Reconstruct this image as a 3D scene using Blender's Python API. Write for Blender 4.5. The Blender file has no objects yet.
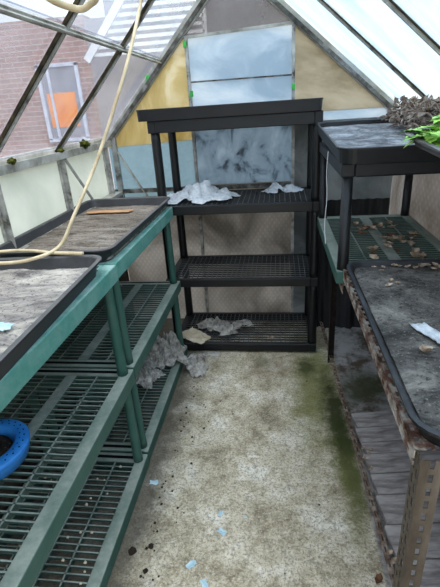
import bpy, bmesh, math, random
from mathutils import Vector, Matrix, noise
random.seed(7)
PI = math.pi
col = bpy.context.scene.collection
sc = bpy.context.scene

# ------------------------------------------------------------------ helpers
class MB:
    def __init__(s): s.v = []; s.f = []
    def add(s, vs, fs):
        n = len(s.v); s.v += [tuple(v) for v in vs]; s.f += [tuple(i + n for i in f) for f in fs]
        return s
    def box(s, x0, x1, y0, y1, z0, z1, M=None):
        vs = [Vector((x, y, z)) for x in (x0, x1) for y in (y0, y1) for z in (z0, z1)]
        if M: vs = [M @ v for v in vs]
        return s.add(vs, [(0, 1, 3, 2), (4, 6, 7, 5), (0, 4, 5, 1), (2, 3, 7, 6), (0, 2, 6, 4), (1, 5, 7, 3)])
    def bar(s, a, b, w, h, up=(0, 0, 1)):
        a, b = Vector(a), Vector(b); d = (b - a).normalized(); up = Vector(up)
        r = d.cross(up).normalized(); u = r.cross(d).normalized()
        vs = [p + r * sx * w / 2 + u * sz * h / 2 for p in (a, b) for sx in (-1, 1) for sz in (-1, 1)]
        return s.add(vs, [(0, 1, 3, 2), (4, 6, 7, 5), (0, 4, 5, 1), (2, 3, 7, 6), (0, 2, 6, 4), (1, 5, 7, 3)])
    def tube(s, pts, r, n=10, caps=True):
        pts = [Vector(p) for p in pts]; rs = r if isinstance(r, (list, tuple)) else [r] * len(pts)
        vs = []; fs = []; prev = None
        for i, p in enumerate(pts):
            d = (pts[min(i + 1, len(pts) - 1)] - pts[max(i - 1, 0)]).normalized()
            if prev is None:
                a = Vector((1, 0, 0)) if abs(d.x) < .9 else Vector((0, 1, 0)); u = d.cross(a).normalized()
            else: u = (prev - d * prev.dot(d)).normalized()
            prev = u; w = d.cross(u)
            for k in range(n):
                t = 2 * PI * k / n; vs.append(p + (u * math.cos(t) + w * math.sin(t)) * rs[i])
        for i in range(len(pts) - 1):
            for k in range(n):
                fs.append((i * n + k, i * n + (k + 1) % n, (i + 1) * n + (k + 1) % n, (i + 1) * n + k))
        if caps:
            fs.append(tuple(reversed(range(n)))); fs.append(tuple((len(pts) - 1) * n + k for k in range(n)))
        return s.add(vs, fs)
    def loops(s, loops, cap0=True, cap1=True):
        n = len(loops[0]); vs = [p for l in loops for p in l]; fs = []
        for i in range(len(loops) - 1):
            for k in range(n):
                fs.append((i * n + k, i * n + (k + 1) % n, (i + 1) * n + (k + 1) % n, (i + 1) * n + k))
        if cap0: fs.append(tuple(reversed(range(n))))
        if cap1: fs.append(tuple((len(loops) - 1) * n + k for k in range(n)))
        return s.add(vs, fs)
    def build(s, name, mat, parent=None, loc=None, rot=None, smooth=False, bevel=0):
        me = bpy.data.meshes.new(name); me.from_pydata(s.v, [], s.f)
        bm = bmesh.new(); bm.from_mesh(me); bmesh.ops.recalc_face_normals(bm, faces=bm.faces)
        if bevel: bmesh.ops.bevel(bm, geom=list(bm.edges), offset=bevel, segments=2, affect='EDGES', profile=.5)
        bm.to_mesh(me); bm.free()
        if smooth:
            for p in me.polygons: p.use_smooth = True
        me.materials.append(mat)
        o = bpy.data.objects.new(name, me); col.objects.link(o)
        if parent: o.parent = parent
        if loc is not None: o.location = loc
        if rot is not None: o.rotation_euler = rot
        return o

def tag(o, label, cat, group=None, kind=None):
    o['label'] = label; o['category'] = cat
    if group: o['group'] = group
    if kind: o['kind'] = kind
    return o
def struct(o, label=None):
    o['kind'] = 'structure'
    if label: o['label'] = label
    return o
def empty(name, loc=(0, 0, 0), rot=(0, 0, 0)):
    o = bpy.data.objects.new(name, None); col.objects.link(o); o.location = loc; o.rotation_euler = rot
    o.empty_display_size = .05
    return o
def dup(o, parent=None):
    c = o.copy(); col.objects.link(c)
    if parent: c.parent = parent
    for ch in list(o.children): dup(ch, c)
    return c
def rrect(x0, x1, y0, y1, r, z, n=6):
    pts = []
    for cx, cy, a in ((x1 - r, y1 - r, 0), (x0 + r, y1 - r, PI / 2), (x0 + r, y0 + r, PI), (x1 - r, y0 + r, 1.5 * PI)):
        for k in range(n + 1):
            t = a + PI / 2 * k / n; pts.append(Vector((cx + r * math.cos(t), cy + r * math.sin(t), z)))
    return pts

# ------------------------------------------------------------------ materials
def rgb(h):
    if isinstance(h, (tuple, list)): return tuple(h[:3]) + (1,)
    v = [int(h[i:i + 2], 16) / 255 for i in (0, 2, 4)]
    return tuple((c / 12.92 if c <= .04045 else ((c + .055) / 1.055) ** 2.4) for c in v) + (1,)
class NT:
    def __init__(s, name):
        s.m = bpy.data.materials.new(name); s.m.use_nodes = True; s.t = s.m.node_tree
        s.b = s.t.nodes['Principled BSDF']; s.out = s.t.nodes['Material Output']
        s.tc = s.t.nodes.new('ShaderNodeTexCoord')
    def n(s, k, **kw):
        x = s.t.nodes.new(k)
        for a, b in kw.items(): setattr(x, a, b)
        return x
    def l(s, a, b): s.t.links.new(a, b)
    def coord(s, sx=1, sy=1, sz=1, rot=(0, 0, 0), src='Object'):
        m = s.n('ShaderNodeMapping'); m.inputs['Scale'].default_value = (sx, sy, sz); m.inputs['Rotation'].default_value = rot
        s.l(s.tc.outputs[src], m.inputs[0]); return m.outputs[0]
    def noise(s, scale, detail=6, rough=.6, co=None, dist=0):
        x = s.n('ShaderNodeTexNoise'); x.inputs['Scale'].default_value = scale; x.inputs['Detail'].default_value = detail
        x.inputs['Roughness'].default_value = rough; x.inputs['Distortion'].default_value = dist
        s.l(co if co is not None else s.tc.outputs['Object'], x.inputs['Vector']); return x.outputs['Fac']
    def ramp(s, fac, stops):
        r = s.n('ShaderNodeValToRGB'); e = r.color_ramp.elements
        while len(e) < len(stops): e.new(.5)
        for i, (p, c) in enumerate(stops):
            e[i].position = p; e[i].color = rgb(c) if not isinstance(c, float) else (c, c, c, 1)
        s.l(fac, r.inputs[0]); return r.outputs[0]
    def mix(s, f, a, b):
        x = s.n('ShaderNodeMix', data_type='RGBA')
        if isinstance(f, (int, float)): x.inputs['Factor'].default_value = f
        else: s.l(f, x.inputs['Factor'])
        for v, i in ((a, 6), (b, 7)):
            if isinstance(v, (str, tuple)): x.inputs[i].default_value = rgb(v)
            else: s.l(v, x.inputs[i])
        return x.outputs[2]
    def math(s, op, a, b=None):
        x = s.n('ShaderNodeMath', operation=op)
        for v, i in ((a, 0), (b, 1)):
            if v is None: continue
            if isinstance(v, (int, float)): x.inputs[i].default_value = v
            else: s.l(v, x.inputs[i])
        return x.outputs[0]
    def bump(s, h, st, d=.01):
        x = s.n('ShaderNodeBump'); x.inputs['Strength'].default_value = st; x.inputs['Distance'].default_value = d
        s.l(h, x.inputs['Height']); s.l(x.outputs[0], s.b.inputs['Normal']); return x.outputs[0]
    def base(s, c, rough=.6, spec=.5, metal=0):
        if isinstance(c, (str, tuple)): s.b.inputs['Base Color'].default_value = rgb(c)
        else: s.l(c, s.b.inputs['Base Color'])
        s.b.inputs['Roughness'].default_value = rough; s.b.inputs['Specular IOR Level'].default_value = spec
        s.b.inputs['Metallic'].default_value = metal; return s.m

def simple(name, stops, scale, rough=.6, spec=.4, bump=.3, bd=.004, detail=8, metal=0, sc3=(1, 1, 1), bscale=None):
    t = NT(name); co = t.coord(*sc3); f = t.noise(scale, detail, .65, co)
    c = t.ramp(f, [(.5 + (a - .5) * .75, b) for a, b in stops]); h = t.noise(bscale or scale * 4, 6, .7, co); t.bump(h, bump, bd)
    return t.base(c, rough, spec, metal)

def dusty(name, base, dust, lo=.45, hi=.7, scale=7, rough=.5, spec=.4, side=.12):
    """plastic or metal with settled dust on upward faces and blotches of dirt"""
    t = NT(name)
    g = t.n('ShaderNodeNewGeometry'); sx = t.n('ShaderNodeSeparateXYZ'); t.l(g.outputs['Normal'], sx.inputs[0])
    up = t.math('MULTIPLY', t.math('MAXIMUM', sx.outputs['Z'], side), 1.0)
    f = t.noise(scale, 9, .7); f2 = t.noise(scale * 9, 4, .7)
    m = t.math('MULTIPLY', t.ramp(f, [(lo - .12, 0.0), (hi, 1.0)]), up)
    m = t.math('MULTIPLY', m, t.math('ADD', t.math('MULTIPLY', f2, .6), .5))
    c = t.mix(m, t.mix(t.noise(22, 5), base, tuple(x * 1.5 for x in rgb(base)[:3])), dust)
    t.bump(f2, .12, .002)
    r = t.n('ShaderNodeMapRange'); t.l(m, r.inputs[0]); r.inputs[3].default_value = rough; r.inputs[4].default_value = .9
    t.base(c, rough, spec); t.l(r.outputs[0], t.b.inputs['Roughness']); return t.m

def glass(name, tint, haze_col, lo, hi, scale=3, stretch=(1, 1, 1), transl=.5, gloss=.12, co_rot=(0, 0, 0), vary=None):
    """thin dirty glazing: clear pane + film of dirt that scatters the daylight"""
    t = NT(name); co = t.coord(*stretch, rot=co_rot)
    f = t.noise(scale, 8, .62, co, .4)
    fac = t.ramp(f, [(.3, lo), (.72, hi)])
    tr = t.n('ShaderNodeBsdfTransparent'); tr.inputs[0].default_value = rgb(tint)
    df = t.n('ShaderNodeBsdfDiffuse'); tl = t.n('ShaderNodeBsdfTranslucent')
    hc = haze_col if vary is None else t.mix(t.ramp(t.noise(scale * .8, 4, .5, co), [(.42, 0.0), (.62, 1.0)]), haze_col, vary)
    for b in (df, tl):
        if isinstance(hc, str): b.inputs[0].default_value = rgb(hc)
        else: t.l(hc, b.inputs[0])
    m1 = t.n('ShaderNodeMixShader'); m1.inputs[0].default_value = transl; t.l(df.outputs[0], m1.inputs[1]); t.l(tl.outputs[0], m1.inputs[2])
    m2 = t.n('ShaderNodeMixShader'); t.l(fac, m2.inputs[0]); t.l(tr.outputs[0], m2.inputs[1]); t.l(m1.outputs[0], m2.inputs[2])
    gl = t.n('ShaderNodeBsdfGlossy'); gl.inputs['Roughness'].default_value = .15
    fr = t.n('ShaderNodeFresnel'); fr.inputs[0].default_value = 1.4
    m3 = t.n('ShaderNodeMixShader'); t.l(t.math('MULTIPLY', fr.outputs[0], gloss * 4), m3.inputs[0]); t.l(m2.outputs[0], m3.inputs[1]); t.l(gl.outputs[0], m3.inputs[2])
    t.l(m3.outputs[0], t.out.inputs[0]); return t.m

def panel(name, colr, transl=.6, stops=None, scale=4, stretch=(1, 1, 1), diamond=0, rough=.5):
    """translucent sheet, stains in its colour"""
    t = NT(name); co = t.coord(*stretch)
    c = t.ramp(t.noise(scale, 9, .62, co, .6), stops) if stops else None
    h = None
    if diamond:
        w1 = t.n('ShaderNodeTexWave'); w2 = t.n('ShaderNodeTexWave')
        for w, a in ((w1, .75), (w2, -.75)):
            w.inputs['Scale'].default_value = diamond
            w.inputs['Distortion'].default_value = .6
            cc = t.coord(1, 1, 1, rot=(a, a, 0)); t.l(cc, w.inputs['Vector'])
        h = t.math('MAXIMUM', w1.outputs['Fac'], w2.outputs['Fac'])
    df = t.n('ShaderNodeBsdfDiffuse'); tl = t.n('ShaderNodeBsdfTranslucent')
    if h is not None:
        c = t.mix(t.math('MULTIPLY', h, .16), c, '3c3833'); bp = t.n('ShaderNodeBump'); bp.inputs['Strength'].default_value = .5; bp.inputs['Distance'].default_value = .004
        t.l(h, bp.inputs['Height']); t.l(bp.outputs[0], df.inputs['Normal'])
    for b in (df, tl):
        if c is None: b.inputs[0].default_value = rgb(colr)
        else: t.l(c, b.inputs[0])
    m1 = t.n('ShaderNodeMixShader'); m1.inputs[0].default_value = transl; t.l(df.outputs[0], m1.inputs[1]); t.l(tl.outputs[0], m1.inputs[2])
    t.l(m1.outputs[0], t.out.inputs[0]); return t.m

green = dusty('green_plastic', '17483f', '9da398', .28, .55, 6)
green_g = dusty('green_plastic_grate', '12352f', 'a4aaa0', .3, .6, 9)
green_top = dusty('green_plastic_worn', '2a7468', 'a9beb8', .42, .66, 14, side=.45)
black = dusty('black_plastic', '0e0f11', '4c4f52', .5, .85, 6, .4)
blackgrate = dusty('black_plastic_grate', '0b0c0d', '7c7e80', .25, .6, 5, .5)
traymat = dusty('tray_plastic', '232428', '7c7a76', .4, .75, 9, .45)
traydark = dusty('tray_plastic_dark', '0f1013', '5a5d62', .48, .85, 7, .38)
trayold = dusty('tray_plastic_grey', '4a4a4c', '9a9690', .4, .72, 12, .55)
alu = simple('weathered_aluminium', [(.3, '514e47'), (.45, '95948f'), (.7, 'c0bfbb')], 14, .55, .4, .3, .002, sc3=(1, .5, 1), metal=.3)
alu_l = simple('pale_aluminium', [(.3, '7c7a70'), (.5, 'a7a59c'), (.7, 'c2c1bb')], 9, .5, .4, .3, .002, metal=.2)
alu_d = simple('dirty_aluminium', [(.3, '2a2722'), (.5, '5d5b55'), (.7, '8f8e89')], 16, .6, .3, .3, .002, metal=.2)
gap = simple('putty_dark', [(.3, '201c16'), (.7, '4b4432')], 22, .9, .1)
steel = simple('rusty_painted_steel', [(.28, '3d2419'), (.42, '6f5244'), (.52, '978a7e'), (.66, 'b9b2a8')], 24, .6, .35, .4, .003, metal=.2)
rust = simple('rusty_steel', [(.3, '4a372d'), (.5, '7a6658'), (.7, 'a3968a')], 26, .75, .25, .5, .003)
darksteel = simple('dark_rusty_steel', [(.3, '15110f'), (.7, '332a25')], 20, .8, .2)
galv = simple('galvanised_steel', [(.3, '3b3229'), (.5, '62574b'), (.7, '857a6e')], 9, .5, .5, .2, .002, metal=.4, sc3=(1, 1, .3))
hosem = simple('beige_rubber', [(.3, 'b49f7c'), (.7, 'dccba8')], 12, .5, .4, .1)
bluem = simple('blue_plastic', [(.3, '1f72c8'), (.7, '3a94ea')], 10, .4, .5, .1)
wood = None
def woodmat(name, stops, sx=2, sy=40, sc_=1.5):
    t = NT(name); co = t.coord(sx, sy, sy); f = t.noise(sc_, 9, .65, co, .3)
    f2 = t.noise(5, 5, .6)
    c = t.mix(t.math('MULTIPLY', f2, .35), t.ramp(f, stops), '4c4642'); t.bump(f, .5, .003); return t.base(c, .85, .2)
plankm = woodmat('grey_weathered_wood', [(.36, '6d6664'), (.5, '9c9592'), (.62, 'bdb6b3')], 3, 14, 2.2)
offcut = woodmat('tan_wood', [(.3, '9a6c48'), (.6, 'c79d74')], 3, 30)
paper = simple('pale_card', [(.3, 'b9a88e'), (.7, 'd8ccb6')], 12, .9, .1)
white = simple('white_fibre', [(.3, 'bcc3ca'), (.6, 'e4e8ec')], 40, .95, .1, .8, .01)
greyfib = simple('grey_crumpled_sheet', [(.3, '77726c'), (.5, 'aca7a0'), (.7, 'd2cec8')], 30, .6, .4, .8, .01)
paleblue = simple('pale_blue_film', [(.3, '8fb4c4'), (.7, 'c8dce2')], 20, .4, .5, .1)
leafm = simple('dry_leaf', [(.3, '77604c'), (.5, 'a9947f'), (.7, 'cdc0b0')], 26, .8, .2, .3)
leafdark = simple('dry_leaf_brown', [(.3, '3d2a20'), (.6, '75543d')], 26, .8, .2, .3)
vine = simple('dead_stems', [(.3, '5e4f44'), (.5, '8f8074'), (.7, 'b8aca2')], 30, .9, .1, .4)
mossm = simple('moss', [(.3, '1f2410'), (.5, '3f4518'), (.7, '6b6a2a')], 40, .95, .1, .8, .01)
clodm = simple('soil_clod', [(.3, '1f1a16'), (.7, '4d443a')], 50, .95, .1, .8, .01)
stemm = simple('green_stem', [(.3, '5f8a34'), (.7, '86b24e')], 30, .6, .3)
t = NT('fresh_leaf'); t.base(t.ramp(t.noise(18), [(.35, '74ae38'), (.62, 'b4dc6c')]), .5, .4)
t.b.inputs['Subsurface Weight'].default_value = .0
freshleaf = t.m
def soil(name, stops, scale, sc3=(1, 1, 1)):
    t = NT(name); co = t.coord(*sc3); f = t.noise(scale, 12, .72, co, .8)
    c = t.ramp(f, [(.5 + (a - .5) * .62, b) for a, b in stops]); c = t.mix(t.ramp(t.noise(scale * .35, 5, .6), [(.42, .35), (.55, 0.0)]), c, stops[0][1]); sp = t.noise(120, 3, .7); c = t.mix(t.ramp(sp, [(.58, 0.0), (.68, .5)]), c, 'a79e92')
    c = t.mix(t.ramp(t.noise(90, 3, .7), [(.36, .7), (.43, 0.0)]), c, '28231f')
    t.bump(t.noise(scale * 3, 10, .75, co), .8, .012); return t.base(c, .95, .12)
soil_light = soil('dry_dusty_soil', [(.3, '6c6664'), (.45, 'a29c96'), (.55, 'bab2a6'), (.7, 'd2cbc0')], 7, (.8, 2.4, 1))
soil_far = soil('dry_brown_soil', [(.3, '4c443b'), (.5, '7f756a'), (.7, '9d948a')], 7, (.7, 2.6, 1))
soil_dark = soil('damp_grey_soil', [(.3, '3a3937'), (.45, '5b5855'), (.6, '77736e'), (.75, '9a948c')], 8, (.8, 1.3, 1))
soil_wet = soil('wet_dark_soil', [(.3, '55565a'), (.5, '85868a'), (.7, 'b4b6ba')], 10, (1, 1, 1))
soil_black = soil('black_soil', [(.3, '1a1614'), (.7, '3f3732')], 20)

# concrete floor: pale speckled slab, moss growing by the right-hand kerb, dirt along the left racks
t = NT('concrete_floor')
sx = t.n('ShaderNodeSeparateXYZ'); t.l(t.tc.outputs['Object'], sx.inputs[0]); X, Y = sx.outputs['X'], sx.outputs['Y']
c = t.ramp(t.noise(5, 12, .72), [(.36, '857a64'), (.45, 'b5a98f'), (.54, 'd0c6b0'), (.62, 'e6e0d2')])
c = t.mix(t.ramp(t.noise(95, 3, .85), [(.5, 0.0), (.57, .65)]), c, '6f6656')
c = t.mix(t.ramp(t.noise(120, 3, .8), [(.38, .6), (.47, 0.0)]), c, 'ded8cc')
c = t.mix(t.ramp(t.noise(28, 5, .8, t.coord(1, 1, 1, rot=(0, 0, 1))), [(.5, 0.0), (.64, .6)]), c, '6a604f')
def blob(cx, cy, rx, ry, n1=.5, sc_=7):
    dx = t.math('DIVIDE', t.math('SUBTRACT', X, cx), rx); dy = t.math('DIVIDE', t.math('SUBTRACT', Y, cy), ry)
    d = t.math('SQRT', t.math('ADD', t.math('MULTIPLY', dx, dx), t.math('MULTIPLY', dy, dy)))
    d = t.math('ADD', d, t.math('MULTIPLY', t.math('SUBTRACT', t.noise(sc_, 9, .75), .5), n1 * 4)); return d
m = t.ramp(blob(.2, 1.98, .19, .62), [(.35, .75), (1.05, 0.0)]); c = t.mix(m, c, '6c7034')
m = t.ramp(blob(.27, 1.75, .08, .42), [(.3, .92), (1.0, 0.0)]); c = t.mix(m, c, '2c3218')
m = t.ramp(blob(.285, 1.38, .07, .36), [(.3, .8), (1.0, 0.0)]); c = t.mix(m, c, '666a34')
m = t.ramp(blob(.29, 1.58, .055, .22), [(.4, .85), (1.0, 0.0)]); c = t.mix(m, c, '333a1c')
m = t.ramp(blob(-.05, 2.15, .2, .16), [(.4, .4), (1.0, 0.0)]); c = t.mix(m, c, '7c6a54')
m = t.ramp(blob(.15, 2.15, .07, .14), [(.3, .8), (1.0, 0.0)]); c = t.mix(m, c, '3c4324')
m = t.ramp(blob(.3, 1.3, .05, .25), [(.3, .7), (1.0, 0.0)]); c = t.mix(m, c, '565a34')
m = t.ramp(blob(-.1, 2.2, .07, .1, .3), [(.4, .35), (1.0, 0.0)]); c = t.mix(m, c, '57624c')
# dirt strip at left
s1 = t.math('ADD', X, t.math('MULTIPLY', t.math('SUBTRACT', t.noise(9, 9, .7), .5), .28))
m = t.ramp(t.math('MULTIPLY', t.math('ADD', s1, 1.0), 1.0), [(.46, .85), (.59, 0.0)]); c = t.mix(m, c, '4b453d')
# bare soil beyond the kerb
m = t.ramp(X, [(.325, 0.0), (.335, 1.0)])
c = t.mix(m, c, t.mix(t.ramp(t.noise(6, 10, .75), [(.42, 0.0), (.56, 1.0)]), '5c5045', 'a8a6a4'))
m2 = t.math('MULTIPLY', m, t.ramp(blob(.45, 1.95, .2, .22, .4), [(.3, .9), (1.0, 0.0)])); c = t.mix(m2, c, '3d4126')
t.bump(t.noise(45, 8, .8), .55, .008); floor_m = t.base(c, .9, .2)

t = NT('brick'); br = t.n('ShaderNodeTexBrick'); br.inputs['Color1'].default_value = rgb('a8766a'); br.inputs['Color2'].default_value = rgb('8f6259')
br.inputs['Mortar'].default_value = rgb('b8a8a0'); br.inputs['Scale'].default_value = 1; br.inputs['Brick Width'].default_value = .225
br.inputs['Row Height'].default_value = .085; br.inputs['Mortar Size'].default_value = .009; br.inputs['Mortar Smooth'].default_value = .3
co = t.coord(1, 1, 1, rot=(PI / 2, 0, 0)); t.l(co, br.inputs['Vector'])
c = t.mix(t.math('MULTIPLY', t.noise(.8, 6), .5), br.outputs['Color'], '8d8384'); brickm = t.base(c, .9, .2)
render_m = simple('grey_render_wall', [(.3, '858086'), (.7, 'a39ea3')], .8, .9, .2, .1)
concrete_m = simple('grey_concrete_wall', [(.3, '74706e'), (.7, '8e8b89')], 1.6, .9, .2, .1)
whitepaint = simple('white_paint', [(.3, 'dcdde0'), (.7, 'f2f2f4')], 4, .6, .3, .05)
framem = simple('lilac_grey_paint', [(.3, 'b4b8c8'), (.7, 'd0d2de')], 4, .6, .3, .05)
orangem = simple('orange_blind', [(.3, 'e07a28'), (.7, 'f59a45')], 3, .8, .2, .05)
darkpane = simple('window_pane', [(.3, '77727c'), (.7, '98949e')], 2, .2, .5, .02)
groundm = simple('outside_ground', [(.3, '6a675f'), (.7, '8c887e')], 3, .95, .1)

gl_left = glass('dirty_glass_left', 'e6eaf0', 'c9c6c8', .03, .26, 2.2, (1, 1, 1), .5, .08)
gl_left_up = glass('dirty_glass_left_upper', 'eef2f6', 'd6dce6', .04, .4, 3.0, (1, 1, 1), .5, .08)
gl_right = glass('whitewashed_glass_right', 'cfe0ef', 'c9d6e2', .3, .9, 5, (.5, 1.6, .5), .75, .06, vary='dcd7c8')
gl_top = glass('gable_top_glass', 'd8d8d8', '9b989a', .25, .6, 3, (1, 1, 1), .5, .06)
kerbwall = simple('dark_brick_footing', [(.3, '2e2a27'), (.7, '4d4742')], 8, .9, .1)
greyshade = panel('shaded_grey_sheet', '6f7370', .45, [(.35, '666a6a'), (.6, '9da1a1')], 3)  # grey darkened to carry the shade behind the right-hand shelf
milky = panel('milky_sheet', 'dfe6dc', .6, [(.3, 'dadfd6'), (.6, 'eef0e9'), (.8, 'e8e2d6')], 2.5)
yellow = panel('yellowed_fibreglass', 'd8b860', .62, [(.34, 'b39f6c'), (.44, 'd2c290'), (.54, 'e0d3a8'), (.62, 'efe8d0')], 4.5, (1, 1, .6))
cream = panel('cream_sheet', 'd8cfae', .7, [(.34, 'b0a792'), (.46, 'cfc8b6'), (.6, 'e0dccf')], 2.0, (.6, 1, 1.8))
bluepan = panel('pale_blue_sheet', 'b9cfe2', .72, [(.38, 'bdcdd9'), (.5, 'd3dfe8'), (.62, 'e6edf1')], 2.6, (1, 1, 1.6))
stained = panel('stained_blue_sheet', '9ab0c0', .68, [(.3, '3e3c38'), (.37, '78838c'), (.46, 'a5b4bf'), (.7, 'c4d0d8')], 9.0, (1, 1, .7))
paneblue = glass('side_glass', 'c6d9e2', 'b8ccd2', .35, .8, 4, (1, 1, 1), .6, .06)
bubble = panel('bubble_sheet_grey', 'a29a8b', .6, [(.36, '8a867f'), (.5, 'b2aea8'), (.62, 'cecbc6')], 2.2, (1, 1, 1), diamond=14)
bubble_r = panel('bubble_sheet_white', 'c4c0ba', .45, [(.26, '6c5c44'), (.36, 'a59d94'), (.5, 'bbb6b2'), (.7, 'd2cfcc')], 3.0, (1, 1, 1), diamond=12)

# ------------------------------------------------------------------ setting
LZ = lambda x: 1.949 + 1.05 * (x + .409)
RZ = lambda x: 1.912 - .863 * (x - .021)
AX = -.234; AZ = LZ(AX)
XL, XR = -1.06, .69
YB, YF = 2.76, -.75
m = MB(); m.box(XL - .1, XR + .1, YF, YB + .03, -.08, 0); fl = struct(m.build('floor', floor_m), 'pale concrete floor with moss along the right kerb')
m = MB(); m.box(-40, 40, -20, 45, -.2, -.085); struct(m.build('ground', groundm), 'grey ground outside')

bars_l = [-.3, .33, .95, 1.52, 2.075]
bars_r = [-.3, .3, .9, 1.49, 2.075]
k = 1
# rafters (glazing bars)
def slope_bar(x0, x1, fz, y, w, h, mat, name, off=0):
    m = MB(); a = Vector((x0, y, fz(x0) + off)); b = Vector((x1, y, fz(x1) + off)); n = Vector((-(b.z - a.z), 0, b.x - a.x)).normalized()
    m.bar(a, b, w, h, up=n); return m
for side in (0, 1):
    fz = LZ if side == 0 else RZ; xa, xb = (XL, AX) if side == 0 else (XR, AX)
    for y in (bars_l if side == 0 else bars_r):
        m = slope_bar(xa, xb, fz, y, .009, .024 if side == 0 else .014, alu, '', -.006 if side == 0 else -.003)
        a = slope_bar(xa, xb, fz, y, .024, .005, alu, '', .003); m.add(a.v, a.f)
        o = struct(m.build('trim_%d' % k, alu), 'sloping aluminium glazing bar')
        p = slope_bar(xa, xb, fz, y - .012, .007, .012 if side == 0 else .004, gap, '', -.004 if side == 0 else .001)
        p.build('putty_line', gap, o); k += 1
# gable rafters
for side in (0, 1):
    fz = LZ if side == 0 else RZ; xa, xb = (XL, AX) if side == 0 else (XR, AX)
    m = slope_bar(xa, xb, fz, YB - .005, .03, .05, alu_l, '', -.018); o = struct(m.build('trim_%d' % k, alu_l), 'gable rafter at the end wall'); k += 1
    slope_bar(xa, xb, fz, YB - .03, .014, .02, alu_d, '', -.03).build('inner_lip', alu_d, o)
# ridge, purlin, eaves
m = MB(); m.bar((AX, YF, AZ), (AX, YB, AZ), .05, .06); struct(m.build('trim_%d' % k, alu), 'ridge bar'); k += 1
m = MB(); m.bar((-.665, YF, LZ(-.665) - .012), (-.665, YB, LZ(-.665) - .012), .022, .008, up=(-1.05, 0, 1)); m.bar((-.66, YF, LZ(-.66) - .02), (-.66, YB, LZ(-.66) - .02), .006, .02, up=(-1.05, 0, 1))
struct(m.build('trim_%d' % k, alu_l), 'long purlin strip under the left roof glass'); k += 1
m = MB(); m.box(XL - .03, XL + .035, YF, YB, 1.232, 1.256); m.box(XL + .028, XL + .036, YF, YB, 1.228, 1.262); m.box(XL - .03, XL - .004, YF, YB, 1.25, 1.283); struct(m.build('trim_%d' % k, alu_l), 'left eave rail'); k += 1
m = MB(); m.box(XR - .03, XR + .03, YF, YB, 1.285, 1.34); struct(m.build('trim_%d' % k, alu_l), 'right eave rail'); k += 1
# roof panes
w = 1
def pane(mat, pts, th, name, label=None):
    global w
    a, b, c_, d = [Vector(p) for p in pts]; n = (b - a).cross(d - a).normalized() * th
    m = MB(); m.loops([[a, b, c_, d], [a + n, b + n, c_ + n, d + n]]); o = struct(m.build('window_%d' % w, mat), label); w += 1; return o
def panes(side):
    fz = LZ if side == 0 else RZ; ys = [YF] + (bars_l if side == 0 else bars_r) + [YB - .01]
    for i in range(len(ys) - 1):
        y0, y1 = ys[i] + .004, ys[i + 1] - .004
        if side == 0:
            pane(gl_left, [(XL, y0, LZ(XL) + .012), (XL, y1, LZ(XL) + .012), (-.665, y1, LZ(-.665) + .012), (-.665, y0, LZ(-.665) + .012)], .003, '', 'lower left roof pane')
            pane(gl_left_up, [(-.672, y0, LZ(-.672) + .018), (-.672, y1, LZ(-.672) + .018), (AX, y1, LZ(AX) + .018), (AX, y0, LZ(AX) + .018)], .003, '', 'upper left roof pane')
        else:
            pane(gl_right, [(XR, y0, RZ(XR) + .012), (XR, y1, RZ(XR) + .012), (AX, y1, RZ(AX) + .012), (AX, y0, RZ(AX) + .012)], .003, '', 'whitewashed right roof pane')
panes(0); panes(1)

# left wall
wl = struct(empty('wall_left', (0, 0, 0)), 'left side wall of milky sheets above a low kerb')
MB().box(XL - .02, XL + .0, YF, YB, 0, .94).build('lower_wall', kerbwall, wl)
ys = [YF, .33, .95, 1.52, 2.07, 2.66, YB]
for i in range(len(ys) - 1):
    MB().box(XL - .006, XL - .002, ys[i] + .01, ys[i + 1] - .01, .94, 1.235).build('milky_sheet', milky if i < 5 else paneblue, wl)
for y in ys[1:-1]:
    mm = MB(); mm.box(XL - .002, XL + .012, y - .014, y + .014, .9, 1.23); mm.box(XL + .012, XL + .032, y - .004, y + .004, .9, 1.23); mm.build('glazing_post', alu, wl)
mm = MB(); mm.bar((XL + .02, 2.1, 1.225), (XL + .03, 2.33, .965), .014, .008, up=(1, 0, 0)); mm.build('diagonal_brace', alu, wl)
MB().box(XL - .005, XL + .06, YF, YB, .925, .945).build('sill', alu_l, wl)
# right wall
wr = struct(empty('wall_right'), 'right side wall lined with stained bubble sheet')
MB().box(XR, XR + .01, YF, YB, .62, 1.3).build('bubble_lining', bubble_r, wr)
MB().box(XR, XR + .03, YF, YB, 0, .62).build('lower_wall', kerbwall, wr)
# back wall (gable)
wb = struct(empty('wall_back'), 'gable end wall of mixed translucent sheets')
def gp(pts, mat, name, y=YB + .003, th=.004):
    a = [Vector((x, y, z)) for x, z in pts]; b = [Vector((x, y + th, z)) for x, z in pts]
    return MB().loops([a, b]).build(name, mat, wb)
CL, CR = -.505, .094
zt = 1.785
gp([(CL - .045, LZ(CL - .045)), (CL, zt - .01), (CR, zt + .015), (RZ and .174, RZ(.174)), (AX, AZ)], gl_top, 'top_pane')
gp([(CL, 1.555), (CR, 1.555), (CR, zt + .01), (CL, zt - .01)], bluepan, 'upper_blue_sheet')
gp([(CL, 1.40), (CR, 1.40), (CR, 1.548), (CL, 1.548)], bluepan, 'middle_blue_sheet')
gp([(CL, .96), (CR, .96), (CR, 1.40), (CL, 1.40)], stained, 'stained_sheet')
gp([(XL, 1.215), (CL, 1.235), (CL, zt - .01), (CL - .045, LZ(CL - .045)), (XL, LZ(XL))], yellow, 'yellow_sheet')
gp([(XL, .9), (CL, .9), (CL, 1.235), (XL, 1.215)], paneblue, 'clear_sheet')
gp([(CR, 1.35), (.672, 1.35), (.174, RZ(.174)), (CR, zt + .01)], cream, 'cream_sheet')
gp([(CR, 1.30), (XR, 1.30), (XR, 1.35), (CR, 1.35)], bluepan, 'pale_strip')
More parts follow.
